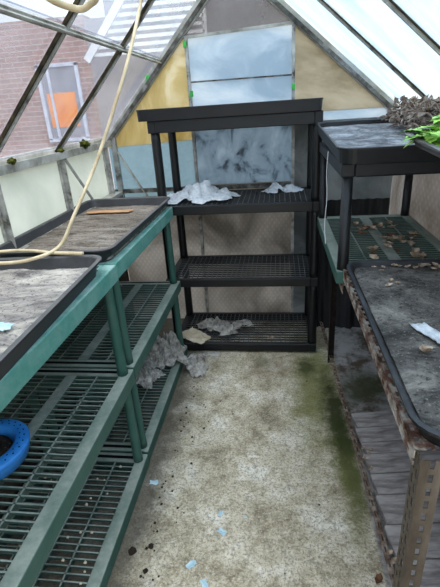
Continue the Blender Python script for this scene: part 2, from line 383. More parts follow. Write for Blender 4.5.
gp([(CR, 0), (XR, 0), (XR, 1.30), (CR, 1.30)], greyshade, 'right_grey_sheet')
gp([(XL, 0), (CR, 0), (CR, .96), (CL, .96), (CL, .9), (XL, .9)], bubble, 'lower_bubble_sheet')
for x, z0, z1 in ((CL, .0, zt), (CR, 0, zt + .03)):
    mm = MB(); mm.box(x - .009, x + .009, YB - .025, YB, z0, z1); mm.build('upright', alu, wb)
mm = MB(); mm.bar((CL, YB - .008, zt - .005), (CR, YB - .008, zt + .02), .012, .014); mm.build('head_rail', alu_l, wb)
mm = MB(); mm.box(CL, CR, YB - .008, YB, 1.548, 1.556); mm.build('joint_rail', alu_d, wb)
mm = MB(); mm.box(XL, CR, YB - .02, YB, .93, .955); mm.build('mid_rail', alu_d, wb)
mm = MB(); mm.bar((-1.0, YB - .015, 1.19), (-.83, YB - .015, .88), .01, .014, up=(0, 1, 0)); mm.build('diagonal_brace', alu_l, wb)
mm = MB(); mm.box(-1.03, -1.0, YB - .03, YB, .9, 1.28); mm.build('corner_post', alu, wb)
clipm = simple('green_clip', [(.3, '2c9a3c'), (.7, '4bc25a')], 20, .5)
for x, z in ((CL - .005, 1.745), (CL + .012, 1.49), (CR, 1.49), (-.745, 1.59)):
    MB().box(x - .009, x + .009, YB - .034, YB - .026, z - .016, z + .016).build('clip', clipm, wb)

# moss tufts on the eave
def lump(r, sq=(1, 1, 1), amp=.35, fr=3, seed=0, sub=3):
    bm = bmesh.new(); bmesh.ops.create_icosphere(bm, subdivisions=sub, radius=r)
    for v in bm.verts:
        n = noise.noise(v.co / r * fr * .5 + Vector((seed, seed * 2, 0))) * amp + noise.noise(v.co / r * fr * 1.5 + Vector((seed, 0, 5))) * amp * .6
        v.co *= 1 + n; v.co.x *= sq[0]; v.co.y *= sq[1]; v.co.z *= sq[2]
    M = MB(); M.v = [tuple(v.co) for v in bm.verts]; M.f = [tuple(x.index for x in f.verts) for f in bm.faces]; bm.free(); return M
for i, (y, r, lab) in enumerate(((1.5, .02, 'dark moss tuft on the left eave, nearest the corner bar'), (1.63, .014, 'small moss tuft beside the nearest one on the left eave'),
                                 (2.05, .012, 'thin moss tuft at the foot of the second glazing bar'), (2.33, .022, 'round olive moss tuft farthest along the left eave'))):
    tag(lump(r, (1, 1.5, .9), .5, 4, i).build('moss_tuft', mossm, loc=(XL + .035, y, 1.262 + r * .55)), lab, 'moss', 'moss tufts on the left eave')

# ------------------------------------------------------------------ outside
nb = empty('neighbouring_building', (-4.3, 8.5, 0)); tag(nb, 'brick and grey building seen through the left roof glass', 'building')
def wpart(x0, x1, z0, z1, y0, y1, mat, name, par=nb):
    o = MB().box(x0 + 4.3, x1 + 4.3, y0 - 8.5, y1 - 8.5, z0, z1).build(name, mat); o.parent = par; return o
wpart(-11, -3.35, -.08, 3.02, 8.5, 8.9, brickm, 'brick_wall')
wpart(-3.35, -1.6, -.08, 2.95, 8.5, 8.9, render_m, 'rendered_wall')
wpart(-2.95, 3.5, 2.95, 4.4, 8.5, 8.9, render_m, 'upper_wall')
wpart(-1.6, 3.5, -.08, 2.95, 8.5, 8.9, concrete_m, 'concrete_wall')
wf = MB()
for a in ((-4.42, -4.35, 1.0, 2.3), (-4.22, -4.17, 1.0, 2.3), (-3.66, -3.6, 1.0, 2.3), (-4.42, -3.6, 2.25, 2.31), (-4.42, -3.6, .96, 1.02)):
    wf.box(a[0] + 4.3, a[1] + 4.3, -.05, .02, a[2], a[3])
wf = wf.build('window_frame', framem, nb)
wpart(-4.35, -3.66, 1.02, 2.25, 8.475, 8.505, darkpane, 'pane', wf)
wpart(-4.3, -3.74, 1.22, 1.82, 8.468, 8.476, orangem, 'orange_blind', wf)
aw = empty('slatted_screen', (-2.2, 8.0, 0)); tag(aw, 'white slatted screen seen through the upper left roof glass', 'screen')
s_ = MB()
for i in range(16):
    z = 2.3 + i * .108; s_.box(-.86 + .098 * i - (.0 if i else 0), 1.05, -.03, .03, z, z + .05)
s_.build('slat_panel', whitepaint, aw)
s_ = MB(); s_.bar((-1.0, -.02, 2.25), (.55, -.02, 4.0), .12, .06, up=(0, 1, 0)); s_.bar((1.06, 0, 0), (1.06, 0, 4.0), .06, .06, up=(0, 1, 0)); s_.build('screen_frame', whitepaint, aw)

# ------------------------------------------------------------------ shelving
def deck_frame(W, L, h, rim, ends, bar_w=.0, ribs=(), slots=True):
    """deck with origin at its near-left top corner; W along x, L along y, top at z=0"""
    f = MB()
    f.box(0, rim, 0, L, -h, 0); f.box(W - rim, W, 0, L, -h, 0)
    f.box(rim, W - rim, 0, ends, -h, 0); f.box(rim, W - rim, L - ends, L, -h, 0)
    return f
def green_grate(W, L, rim, ends):
    g = MB(); x0, x1, y0, y1 = rim, W - rim, ends, L - ends; n = int((y1 - y0) / .0245)
    for i in range(1, n):
        y = y0 + (y1 - y0) * i / n; g.box(x0 - .002, x1 + .002, y - .0024, y + .0024, -.010, -.002)
    c = W / 2
    g.box(c - .022, c + .022, y0, y1, -.02, -.001)
    for x in ((x0 + c - .022) / 2, (x1 + c + .022) / 2): g.box(x - .003, x + .003, y0, y1, -.024, -.002)
    # row of oblong slots at each end
    for ya, yb in ((y0, y0 + .002), (y1 - .002, y1)): g.box(x0, x1, ya, yb, -.03, -.002)
    return g
def slot_marks(W, L, rim, ends):
    out = []
    for yy in (ends * .5, L - ends * .5):
        g = MB(); g.box(rim + .01, W - rim - .01, yy - .008, yy + .008, -.004, .0004); out.append(g)
        for i in range(8): x = rim + .012 + (W - 2 * rim - .024) * i / 7; g.box(x - .012, x + .012, yy - .009, yy + .009, .0003, .0012)
    return out
darkhole = simple('dark_slot', [(.3, '0b0c0c'), (.7, '161817')], 10, .9, .1, .05)
GW, GL, GH = .47, .905, .06
ZT = (.06, .495, .93)
def make_green():
    r = empty('plastic_shelving_unit')
    for i, z in enumerate(ZT):
        mt = green_top if i == 2 else green
        d = deck_frame(GW, GL, GH, .046, .05).build('deck', mt, r, (0, 0, z), bevel=.004)
        green_grate(GW, GL, .046, .05).build('grate', green_g, d)
        for q in slot_marks(GW, GL, .046, .05): q.v = [v for v in q.v]; q.f = q.f[:6]; q.v = q.v[:8]; q.build('end_slot', darkhole, d)
    for i in (0, 1):
        for x in (.033, GW - .033):
            for y in (.034, GL - .034):
                m = MB(); z0, z1 = ZT[i], ZT[i + 1] - GH
                m.tube([(x, y, z0 - .004), (x, y, z0 + .03), (x, y, z1 - .03), (x, y, z1 + .004)], [.021, .0195, .0175, .0165], 16)
                m.build('post', green, r, smooth=True)
    return r
gx = -.568 - GW
gu1 = make_green(); gu1.location = (gx, 1.378, 0)
tag(gu1, 'green plastic shelving unit in the far left corner, beside the black rack', 'shelving unit', 'green shelving units along the left wall')
gu2 = dup(gu1); gu2.location = (gx + .004, 1.378 - GL - .012, 0)
gu2['label'] = 'green plastic shelving unit in the left foreground holding the blue dish'

# black rack at the back
BW, BD, BH = .884, .44, .05
BZ = (.062, .493, .925, 1.366)
bk = empty('plastic_shelving_rack', (-.6608, 2.30, 0), (0, 0, math.radians(-.3)))
tag(bk, 'black four-tier plastic shelving rack against the end wall', 'shelving unit')
for i, z in enumerate(BZ):
    hh = .06 if i == 3 else BH
    d = deck_frame(BW, BD, hh, .04, .03).build('deck', black, bk, (0, 0, z), bevel=.004)
    g = MB(); nx, ny = 28, 12
    for a in range(1, nx):
        x = .04 + (BW - .08) * a / nx; g.box(x - .0017, x + .0017, .028, BD - .028, -.009, -.002)
    for a in range(1, ny):
        y = .03 + (BD - .06) * a / ny; g.box(.038, BW - .038, y - .0017, y + .0017, -.009, -.001)
    g.build('grate', blackgrate, d)
for i in (0, 1, 2):
    for x in (.029, BW - .023):
        for y in (.034, BD - .034):
            z0, z1 = BZ[i], BZ[i + 1] - (.06 if i == 2 else BH)
            MB().tube([(x, y, z0 - .004), (x, y, z0 + .03), (x, y, z1 - .03), (x, y, z1 + .004)], [.027, .026, .0245, .024], 16).build('post', black, bk, smooth=True)

# right unit: black top deck on four black posts over a green deck, standing on the slotted-angle bench
ru = empty('two_tier_shelf', (.206, 1.468, 0)); tag(ru, 'two-tier shelf with black top and green lower deck at the right wall', 'shelving unit')
RW, RL = .455, .80
d = deck_frame(RW, RL, .05, .044, .05).build('lower_deck', green, ru, (0, 0, .853), bevel=.004); d['label'] = 'dark green lower deck'
green_grate(RW, RL, .044, .05).build('grate', green_g, d)
d = deck_frame(RW, RL, .045, .044, .05).build('upper_deck', black, ru, (0, 0, 1.222), bevel=.005); d['label'] = 'black upper deck'
MB().box(.04, RW - .04, .045, RL - .045, -.012, -.004).build('deck_panel', black, d)
for x in (.024, RW - .024):
    for y in (.024, RL - .024):
        MB().tube([(x, y, .85), (x, y, .88), (x, y, 1.18)], [.022, .020, .018], 16).build('post', black, ru, smooth=True)

bsm = simple('black_sheeting', [(.3, '0d0d0f'), (.7, '1c1c1f')], 6, .55, .4, .5, .01, bscale=9)  # black sheet that makes the end wall dark below the right-hand shelf
m = MB(); nxx, nzz = 24, 30
fr = [Vector((.235 + .44 * i / nxx, 2.725 - .1 * (1 - j / nzz) ** 2 + .012 * math.sin(i * .9) * math.cos(j * .15) - .01 * math.sin(i * 2.1), .84 * j / nzz)) for j in range(nzz + 1) for i in range(nxx + 1)]
q = nxx + 1; ff = [(j * q + i, j * q + i + 1, (j + 1) * q + i + 1, (j + 1) * q + i) for j in range(nzz) for i in range(nxx)]
m.add(fr, ff); m.add([v + Vector((0, .002, 0)) for v in fr], [tuple(reversed(f)) for f in ff])
tag(m.build('black_sheeting', bsm, smooth=True), 'black sheet covering the end wall below the right-hand shelf', 'sheeting')

# ------------------------------------------------------------------ trays
def tray(W, L, H, mat, name='plant_tray', r=.045, lip=.012, t_=.005, fl=.012):
    m = MB()
    R = lambda e, z, rr: rrect(-W / 2 - e, W / 2 + e, -L / 2 - e, L / 2 + e, max(rr, .004), z)
    lo = [R(-fl, 0, r), R(-fl + .0005, .004, r), R(0, H - .006, r + .006), R(lip, H - .006, r + .012), R(lip, H, r + .012), R(0, H + .001, r + .006), R(-t_, H - .003, r), R(-fl - t_, .009, r - .006), R(-fl - t_ - .004, .006, r - .01)]
    m.loops(lo); return m.build(name, mat, smooth=False)
def ground_patch(W, L, z, amp, mat, name, seed=0, r=.03, n=46):
    """uneven soil surface that fills a tray, with a skirt down to its bottom"""
    bm = bmesh.new(); ny = int(n * L / W)
    bmesh.ops.create_grid(bm, x_segments=n, y_segments=ny, size=.5)
    for v in bm.verts:
        x, y = v.co.x * W, v.co.y * L
        ax, ay = max(abs(x) - (W / 2 - r), 0), max(abs(y) - (L / 2 - r), 0)
        if ax > 0 and ay > 0:
            d = math.hypot(ax, ay)
            if d > r: x = math.copysign(W / 2 - r + ax / d * r, x); y = math.copysign(L / 2 - r + ay / d * r, y)
        e = min(W / 2 - abs(x), L / 2 - abs(y))
        h = amp * (noise.noise(Vector((x * 9 + seed, y * 9, seed))) + .6 * noise.noise(Vector((x * 30, y * 30 + seed, 1))) + .35 * noise.noise(Vector((x * 80, y * 80 + seed, 1))))
        if e < .02: h += -amp * .8 * (1 - e / .02)
        v.co = Vector((x, y, z + h))
    M = MB(); M.v = [tuple(v.co) for v in bm.verts]; M.f = [tuple(q.index for q in f.verts) for f in bm.faces]
    # closed underside
    be = [e for e in bm.edges if e.is_boundary]; nv = len(M.v); mp = {}
    for e in be:
        for v in e.verts:
            if v.index not in mp: mp[v.index] = len(M.v); M.v.append((v.co.x, v.co.y, .0065))
    for e in be: a, b = e.verts[0].index, e.verts[1].index; M.f.append((a, b, mp[b], mp[a]))
    bm.free()
    return M.build(name, mat, smooth=False)
def put(o, loc, rot=(0, 0, 0)): o.location = loc; o.rotation_euler = rot; return o

T1 = (-.812, 1.835, .9305); r1 = (0, 0, math.radians(-.4))
tf = put(tray(.455, .93, .052, traymat), T1, r1); tag(tf, 'dark plastic tray of dry soil on the far left green shelves', 'tray', 'plant trays')
tag(put(ground_patch(.44, .915 - .03, .016, .004, soil_far, 'soil', 3), T1, r1), 'dry brown soil in the far left tray', 'soil', kind='stuff')
T2 = (-.787, .893, .9305); r2 = (0, 0, math.radians(2.6))
tn = put(tray(.445, .80, .055, traymat), T2, r2); tag(tn, 'dark plastic tray of pale dusty soil in the left foreground', 'tray', 'plant trays')
tag(put(ground_patch(.42, .775, .022, .005, soil_light, 'soil', 8), T2, r2), 'pale cracked dusty soil in the left foreground tray', 'soil', kind='stuff')
# tray on black rack
tb = put(tray(.925, .47, .055, traydark, r=.02, lip=.003, fl=.004), (-.243, 2.51, 1.3665), (0, 0, math.radians(-.3))); tag(tb, 'long black tray lying across the top of the black rack', 'tray', 'plant trays')
# right unit tray (propped up at the back)
T3 = (.418, 1.865, 1.224); r3 = (math.radians(2.6), 0, 0)
tr_ = put(tray(.45, .88, .05, traydark, lip=.006, fl=.006), (T3[0], T3[1], 1.243), r3); tag(tr_, 'black tray of wet grey soil on top of the right-hand shelf', 'tray', 'plant trays')
tag(put(ground_patch(.43, .855, .03, .003, soil_wet, 'soil', 12), (T3[0], T3[1], 1.243), r3), 'wet grey soil in the tray on top of the right-hand shelf', 'soil', kind='stuff')
# bench tray
T4 = (.455, 1.008, .8602)
t4 = put(tray(.442, .848, .042, traydark, r=.055, lip=.009), T4); tag(t4, 'black tray of damp soil and dead leaves on the right foreground bench', 'tray', 'plant trays')
tag(put(ground_patch(.412, .825, .027, .004, soil_dark, 'soil', 21, r=.05), T4), 'damp grey soil in the right foreground bench tray', 'soil', kind='stuff')

# ------------------------------------------------------------------ slotted angle bench
def slotted(m, O, U, V, Nn, L, wd, th=.0025, pitch=.032, rows=2):
    """slotted strip: O origin, U along, V across, Nn thickness dir"""
    O, U, V, Nn = Vector(O), Vector(U), Vector(V), Vector(Nn)
    def b(u0, u1, v0, v1):
        vs = [O + U * u + V * v + Nn * n for u in (u0, u1) for v in (v0, v1) for n in (0, th)]
        m.add(vs, [(0, 1, 3, 2), (4, 6, 7, 5), (0, 4, 5, 1), (2, 3, 7, 6), (0, 2, 6, 4), (1, 5, 7, 3)])
    sw = .008; seg = (wd - rows * sw) / (rows + 1); v = 0
    for r in range(rows + 1):
        b(0, L, v, v + seg); v += seg
        if r < rows:
            n = max(1, int(L / pitch)); p = L / n
            for i in range(n): o = (.25 * p if r % 2 else 0); u = i * p + o; b(u, min(u + p * .42, L), v, v + sw)
            v += sw
def angle(O, U, V, W_, L, wd=.038, mat=steel, name='rail', parent=None, rows=2):
    m = MB(); O = Vector(O); slotted(m, O, U, V, W_, L, wd, rows=rows); slotted(m, O + Vector(V) * .0003, U, W_, V, L, wd, rows=rows)
    return m.build(name, mat, parent)
bn = empty('slotted_angle_bench', (.2, .575, 0)); tag(bn, 'rusty slotted steel angle bench frame along the right side', 'bench')
bx0, bx1, by0, by1, bz = .229, .665, .60, 2.255, .802
rel = lambda x, y, z: (x - .2, y - .575, z)
# side rails (downward flange + flat flange facing in) carry the trays
angle(rel(bx0, by0, .859), (0, 1, 0), (0, 0, -1), (1, 0, 0), .885, mat=steel, name='side_rail', parent=bn, wd=.036)
angle(rel(bx0, 1.462, bz), (0, 1, 0), (0, 0, -1), (1, 0, 0), by1 - 1.462, mat=steel, name='side_rail', parent=bn, wd=.036)
angle(rel(bx1, by0, .859), (0, 1, 0), (0, 0, -1), (-1, 0, 0), .885, mat=steel, name='side_rail', parent=bn)
angle(rel(bx1, 1.462, bz), (0, 1, 0), (0, 0, -1), (-1, 0, 0), by1 - 1.462, mat=steel, name='side_rail', parent=bn)
angle(rel(bx0 + .056, by0 - .02, .856), (1, 0, 0), (0, 0, -1), (0, 1, 0), bx1 - bx0 - .08, mat=galv, name='end_rail', parent=bn, rows=1)
angle(rel(bx0, by1, bz), (1, 0, 0), (0, 0, -1), (0, -1, 0), bx1 - bx0, mat=steel, name='end_rail', parent=bn)
for x, y, sx_, sy_, zt_ in ((bx0, by0, 1, 1, .8575), (bx0, by1, 1, -1, bz), (bx1, by0, -1, 1, .8575), (bx1, by1, -1, -1, bz)):
    m = MB(); O = Vector(rel(x + sx_ * .004, y - (.025 if y == by0 else 0), 0)); slotted(m, O, (0, 0, 1), (0, sy_, 0), (sx_, 0, 0), zt_, .040, rows=2); slotted(m, O + Vector((sx_ * .0026, 0, 0)), (0, 0, 1), (sx_, 0, 0), (0, sy_, 0), zt_ - .0005, .034, rows=1, pitch=.03)
    if y == by1: m = MB(); x_ = .085 if sx_ > 0 else bx1 - .24; y_ = by1 - by0 - .01; m.box(x_, x_ + .034, y_, y_ + .003, 0, zt_); m.box(x_, x_ + .003, y_ - .03, y_, 0, zt_)
    m.build('leg', galv if y == by0 else darksteel, bn)
# kerb angle lying along the floor
m = MB(); a = math.radians(-1.1)
kb = empty('kerb_angle', (.291, 2.74, 0), (0, 0, 0)); tag(kb, 'rusty slotted steel angle lying along the floor as a kerb', 'steel angle')
U = Vector((.078, -2.1, 0)).normalized(); V = Vector((0, 0, 1)); Wd = V.cross(U).normalized() * -1
m = MB(); slotted(m, (0, 0, 0), U, V, Wd, 2.2, .036, pitch=.045); slotted(m, (0, .0, .0335), U, Wd, V, 2.2, .02, pitch=.045, rows=1); m.build('steel_angle', rust, kb)

# floor boards
edges = [1.70, 1.598, 1.505, 1.44, 1.335, 1.235, 1.11, .985, .87, .76, .64, .52]
names = ['end board nearest the mossy soil', 'second board from the mossy soil', 'third board from the mossy soil', 'narrow fourth board from the mossy soil', 'fifth board from the mossy soil',
         'sixth board from the mossy soil', 'seventh board from the mossy soil', 'eighth board from the mossy soil', 'board behind the bench leg', 'board level with the bench leg', 'foremost board by the bench leg']
for i in range(len(edges) - 1):
    y1, y0 = edges[i], edges[i + 1]; g = .003
    w_ = (y1 - y0) / 2 * .985 - g / 2; m = MB().box(0, .318, -w_, w_, 0, .022)
    jx = random.uniform(-.004, .006)
    o = m.build('floor_board', plankm, loc=(.345 + jx + .040 * (1.7 - y1), (y0 + y1) / 2 - .01, .026), rot=(0, 0, math.radians(9.5 - .5 * i)) if i < 10 else (0, 0, .06), bevel=.003)
    tag(o, 'grey weathered board under the right bench, ' + names[i], 'board', 'floor boards under the right bench')
m = MB(); 
for x in (.41, .62): tag(MB().box(-.018, .018, 0, 1.2, 0, .026).build('board_bearer', plankm, loc=(x, .53, 0)), ('left' if x < .5 else 'right') + ' wooden bearer beneath the floor boards', 'board')

# ------------------------------------------------------------------ blue dish
bd = empty('blue_dish', (-.856, .876, .4965)); tag(bd, 'round blue plastic dish of dark soil on the left middle shelf', 'dish')
def lathe(prof, n=40):
    return MB().loops([[Vector((r * math.cos(2 * PI * k / n), r * math.sin(2 * PI * k / n), z)) for k in range(n)] for r, z in prof])
lathe([(.098, 0), (.112, .004), (.122, .04), (.124, .048), (.12, .053), (.088, .056), (.082, .052), (.078, .03), (.07, .012)]).build('bowl', bluem, bd, smooth=True)
h = MB()
for k_ in range(26):
    a = 2 * PI * k_ / 26
    for rr in (.097, .109): h.tube([(rr * math.cos(a + rr * 9), rr * math.sin(a + rr * 9), .054), (rr * math.cos(a + rr * 9), rr * math.sin(a + rr * 9), .0562)], .0022, 6)
h.build('rim_holes', darkhole, bd)
tag(lump(.074, (1, 1, .3), .12, 6, 3).build('soil', soil_black, loc=(-.856, .876, .522 + .0)), 'dark soil heaped in the round blue dish', 'soil', kind='stuff')

# ------------------------------------------------------------------ hose
def spline(P, n=14):
    P = [Vector(p) for p in P]; P = [P[0] * 2 - P[1]] + P + [P[-1] * 2 - P[-2]]; out = []
    for i in range(1, len(P) - 2):
        for k in range(n):
            t = k / n; a, b, c_, d = P[i - 1:i + 3]
            out.append(.5 * ((2 * b) + (c_ - a) * t + (2 * a - 5 * b + 4 * c_ - d) * t * t + (3 * b - a - 3 * c_ + d) * t ** 3))
    out.append(P[-2]); return out
hp = [(-.245, .80, 2.08), (-.32, .80, 1.85), (-.43, .80, 1.70), (-.405, .845, 1.62), (-.368, .895, 1.598), (-.335, .89, 1.600), (-.30, .865, 1.625), (-.25, .92, 1.80), (-.26, 1.3, 2.0), (-.40, 1.73, 1.96), (-.475, 1.80, 1.80), (-.50, 1.608, 1.579), (-.555, 1.54, 1.423), (-.62, 1.47, 1.26), (-.68, 1.36, 1.11), (-.735, 1.32, 1.015),
      (-.80, 1.235, .998), (-.90, 1.21, .997), (-1.0, 1.23, 1.0), (-1.02, 1.29, 1.0), (-.93, 1.335, .998), (-.84, 1.33, .998), (-.76, 1.305, .998), (-.64, 1.29, .998)]
tag(MB().tube(spline(hp), .0060, 10).build('garden_hose', hosem, smooth=True), 'beige hose looped from the roof down onto the left trays', 'hose')

# ------------------------------------------------------------------ leaves and litter
def leaf_mesh(L=.05, Wd=.028, curl=.3, seed=0):
    n = 8; mcr = 4; rs = random.Random(seed); vs = []
    for i in range(n + 1):
        u = i / n; w = Wd * .5 * math.sin(PI * min(max(u, .02), .985)) ** .75 * (1 + .12 * math.sin(u * 17 + seed))
        for j in range(-mcr, mcr + 1):
            v = j / mcr; x = w * v; y = (u - .5) * L
            z = curl * (abs(v) ** 1.6) * w * 1.3 + curl * .35 * L * (2 * u - 1) ** 2 + .1 * w * math.sin(u * 9 + v * 3 + seed)
            vs.append(Vector((x, y, z)))
    q = 2 * mcr + 1; fs = [(i * q + j, i * q + j + 1, (i + 1) * q + j + 1, (i + 1) * q + j) for i in range(n) for j in range(2 * mcr)]
    m = MB(); N = len(vs); th = Vector((0, 0, .0006))
    m.add(vs, fs); m.add([v - th for v in vs], [tuple(reversed(f)) for f in fs])
    zmin = min(v.z for v in vs); m.v = [(a, b, c_ - zmin) for a, b, c_ in m.v]
    m.tube([(0, -L * .5, vs[mcr].z - zmin), (0, -L * .72, vs[mcr].z - zmin + .001)], .0007, 5)
    return m
protos = {}
def leaf(loc, rz, s=1.0, kind='a', tilt=(0, 0), label='', group=''):
    key = kind
    if key not in protos:
        par = {'a': (.05, .028, .5, 1, leafm), 'b': (.045, .032, .8, 5, leafm), 'c': (.055, .03, .4, 9, leafdark)}[kind]
        me = leaf_mesh(*par[:4]).build('dry_leaf', par[4], smooth=True); protos[key] = me; o = me
    else: o = protos[key].copy(); col.objects.link(o)
    o.location = loc; o.rotation_euler = (tilt[0], tilt[1], rz); o.scale = (s, s, s)
    return tag(o, label, 'leaf', group)
R_ = random.Random(4)
# leaves in bench tray
spots = [(.318, 1.405), (.345, 1.395), (.335, 1.37), (.40, 1.405), (.425, 1.40), (.445, 1.385), (.47, 1.40), (.49, 1.41), (.515, 1.395), (.54, 1.38), (.50, 1.375), (.345, 1.28), (.33, 1.245), (.36, 1.26), (.56, 1.40), (.385, 1.41)]
for i, (x, y) in enumerate(spots):
    big = i in (6, 8, 9)
    leaf((x, y, T4[2] + .029), R_.uniform(0, 6.28), (.9 if big else R_.uniform(.3, .55)), 'ab'[i % 2], (R_.uniform(-.15, .15), R_.uniform(-.15, .15)),
         'curled tan dead leaf at the far end of the right foreground tray', 'dead leaves in the right foreground tray')
leaf((.322, .862, T4[2] + .031), 1.9, .75, 'b', (.1, .2), 'single curled tan leaf beside the white scrap in the right foreground tray', 'dead leaves in the right foreground tray')
leaf((.335, .80, T4[2] + .03), 1.0, .25, 'a', (0, 0), 'tiny tan leaf nearest the front corner of the right foreground tray', 'dead leaves in the right foreground tray')
# leaves on the green deck of right unit
for i in range(44):
    t0 = R_.random(); x = .36 + .18 * t0 + R_.gauss(0, .035); y = 1.50 + R_.random() ** .8 * .55
    leaf((min(max(x, .30), .6), y, .856 + R_.random() * .012), R_.uniform(0, 6.28), R_.uniform(.5, 1.0), 'abc'[i % 3] if i % 4 else 'a', (R_.uniform(-.3, .3), R_.uniform(-.3, .3)),
         'dead leaf heaped on the green lower deck under the right-hand tray', 'dead leaves on the green lower deck')
leaf((-.055, 2.36, .495 - .43 + .003), 1.2, 1.0, 'a', (0, .15), 'tan leaf on the bottom deck of the black rack', 'litter leaf')
leaf((.31, .935, .001), 2.6, .75, 'c', (0, 0), 'reddish brown leaf on the concrete beside the kerb angle', 'litter leaf')
for i, (x, y) in enumerate(((.35, 1.46), (.365, 1.43), (.35, 1.40), (.385, 1.45), (.36, 1.35), (.352, .99), (.36, .965), (.365, .94))):
    leaf((x, y, .049), R_.uniform(0, 6.28), R_.uniform(.35, .6), 'ab'[i % 2], (0, 0), 'small dead leaf on the left ends of the floor boards', 'dead leaves on the floor boards')
# paper scraps
def scrap(L, Wd, seed, th=.0012, amp=.006, n=10):
    rs = random.Random(seed); m = MB(); vs = []
    for i in range(n + 1):
        for j in range(n + 1):
            u, v = i / n - .5, j / n - .5; k_ = 1 + .25 * noise.noise(Vector((u * 3 + seed, v * 3, 0)))
            vs.append(Vector((u * L * k_, v * Wd * (1 + .5 * noise.noise(Vector((u * 5, seed, 0)))), amp * (noise.noise(Vector((u * 4 + seed, v * 4, 3))) + .5 * noise.noise(Vector((u * 11, v * 11 + seed, 3)))))))
    q = n + 1; fs = [(i * q + j, i * q + j + 1, (i + 1) * q + j + 1, (i + 1) * q + j) for i in range(n) for j in range(n)]
    zmin = min(v.z for v in vs); top = [v - Vector((0, 0, zmin - th)) for v in vs]; bot = [v - Vector((0, 0, zmin)) for v in vs]
    m.add(top, fs); m.add(bot, [tuple(reversed(f)) for f in fs]); N = len(vs)
    rim = [i * q for i in range(q)] + [n * q + j for j in range(1, q)] + [i * q + n for i in range(n - 1, -1, -1)] + [j for j in range(n - 1, 0, -1)]
    for a, b in zip(rim, rim[1:] + rim[:1]): m.f.append((a, b, b + N, a + N))
    return m
tag(scrap(.04, .105, 3, .002).build('paper_scrap', white, loc=(.358, .938, T4[2] + .031), rot=(0, 0, .42), smooth=True), 'white fibrous scrap lying on the soil in the right foreground tray', 'scrap')
tag(scrap(.25, .05, 6, .003, .003).build('wood_offcut', offcut, loc=(-.86, 2.10, .952), rot=(0, 0, 0)), 'flat tan wood offcut on the soil at the far end of the far left tray', 'wood')
tag(scrap(.07, .035, 8, .0012, .003).build('film_scrap', paleblue, loc=(-.67, .845, .961), rot=(0, 0, -.2)), 'pale blue film scrap on the soil in the left foreground tray', 'scrap')
tag(scrap(.17, .12, 11, .006, .014).build('card_piece', paper, loc=(-.53, 2.365, .066), rot=(0, .12, -.5)), 'torn cream card piece at the left front of the bottom black deck', 'card')
def crumple(L, Wd, H, seed, n=44, fq=1.0):
    m = scrap(L, Wd, seed, .002, .0, n)
    out = []
    for x, y, z in m.v:
        e = max(0, 1 - (abs(x) / (L * .55)) ** 2) * max(0, 1 - (abs(y) / (Wd * .55)) ** 2)
        r = (abs(noise.noise(Vector((x * 28 + seed, y * 28, seed)))) * 1.3 + abs(noise.noise(Vector((x * 70 + seed, y * 70, seed)))) * .7) * fq + abs(noise.noise(Vector((x * 9 + seed, y * 9, seed)))) * (2.2 - fq * 1.4) + .15
        jx = noise.noise(Vector((x * 30, y * 30 + seed, 9))) * .02; jy = noise.noise(Vector((x * 30 + seed, y * 30, 7))) * .02
        out.append((x + jx, y + jy, z + H * (.25 + r) * (e * .8 + .1)))
    m.v = out; zm = min(v[2] for v in out); m.v = [(a, b, c_ - zm) for a, b, c_ in out]; return m
for L, Wd, H, sd, loc, rz, mat, lab in (
    (.27, .13, .055, 2, (-.40, 2.50, .0635), -.5, greyfib, 'crumpled grey sheet on the bottom deck of the black rack'),
    (.12, .08, .035, 31, (-.24, 2.55, .0635), .3, greyfib, 'small crumpled grey sheet right of the larger one on the bottom black deck'),
    (.24, .30, .11, 4, (-.685, 2.16, .0615), .3, greyfib, 'large crumpled grey sheet on the bottom shelf of the far green unit'),
    (.16, .16, .06, 14, (-.73, 1.92, .0615), 1.3, greyfib, 'flattened crumpled sheet nearer the camera on the far green unit bottom shelf'),
    (.11, .24, .05, 6, (-.485, 2.14, .001), .2, greyfib, 'crumpled grey sheet on the concrete in front of the card piece'),
    (.11, .05, .02, 9, (-.42, 2.265, .001), .1, greyfib, 'thin crumpled grey strip against the foot of the black rack')):
    tag(crumple(L, Wd, H, sd).build('crumpled_sheet', mat, loc=loc, rot=(0, 0, rz)), lab, 'crumpled sheet', 'crumpled grey sheets')
for L, Wd, H, sd, loc, rz, lab in (
    (.42, .27, .075, 5, (-.455, 2.49, .9265), -.12, 'long white fleecy scrap at the left of the second black deck'),
    (.22, .13, .04, 15, (.03, 2.62, .9265), .2, 'smaller white fleecy scrap at the right rear of the second black deck')):
    tag(crumple(L, Wd, H, sd, 50, .35).build('fleece_scrap', white, loc=loc, rot=(0, 0, rz), smooth=True), lab, 'fleece', 'white fleece scraps')
for i, (x, y, s) in enumerate(((-.519, 1.267, .026), (-.223, 1.139, .018), (-.21, 1.065, .024), (-.30, .936, .026), (-.245, .875, .024), (-.13, 1.13, .008))):
    tag(scrap(s * 1.3, s * .75, i + 20, .0015, .002, 5).build('film_shard', paleblue, loc=(x, y, .001), rot=(0, 0, i * 1.3)),
        ('pale blue film shard on the concrete beside the near green unit' if i == 0 else 'pale blue film shard on the middle of the concrete floor'), 'shard', 'pale blue shards on the floor')
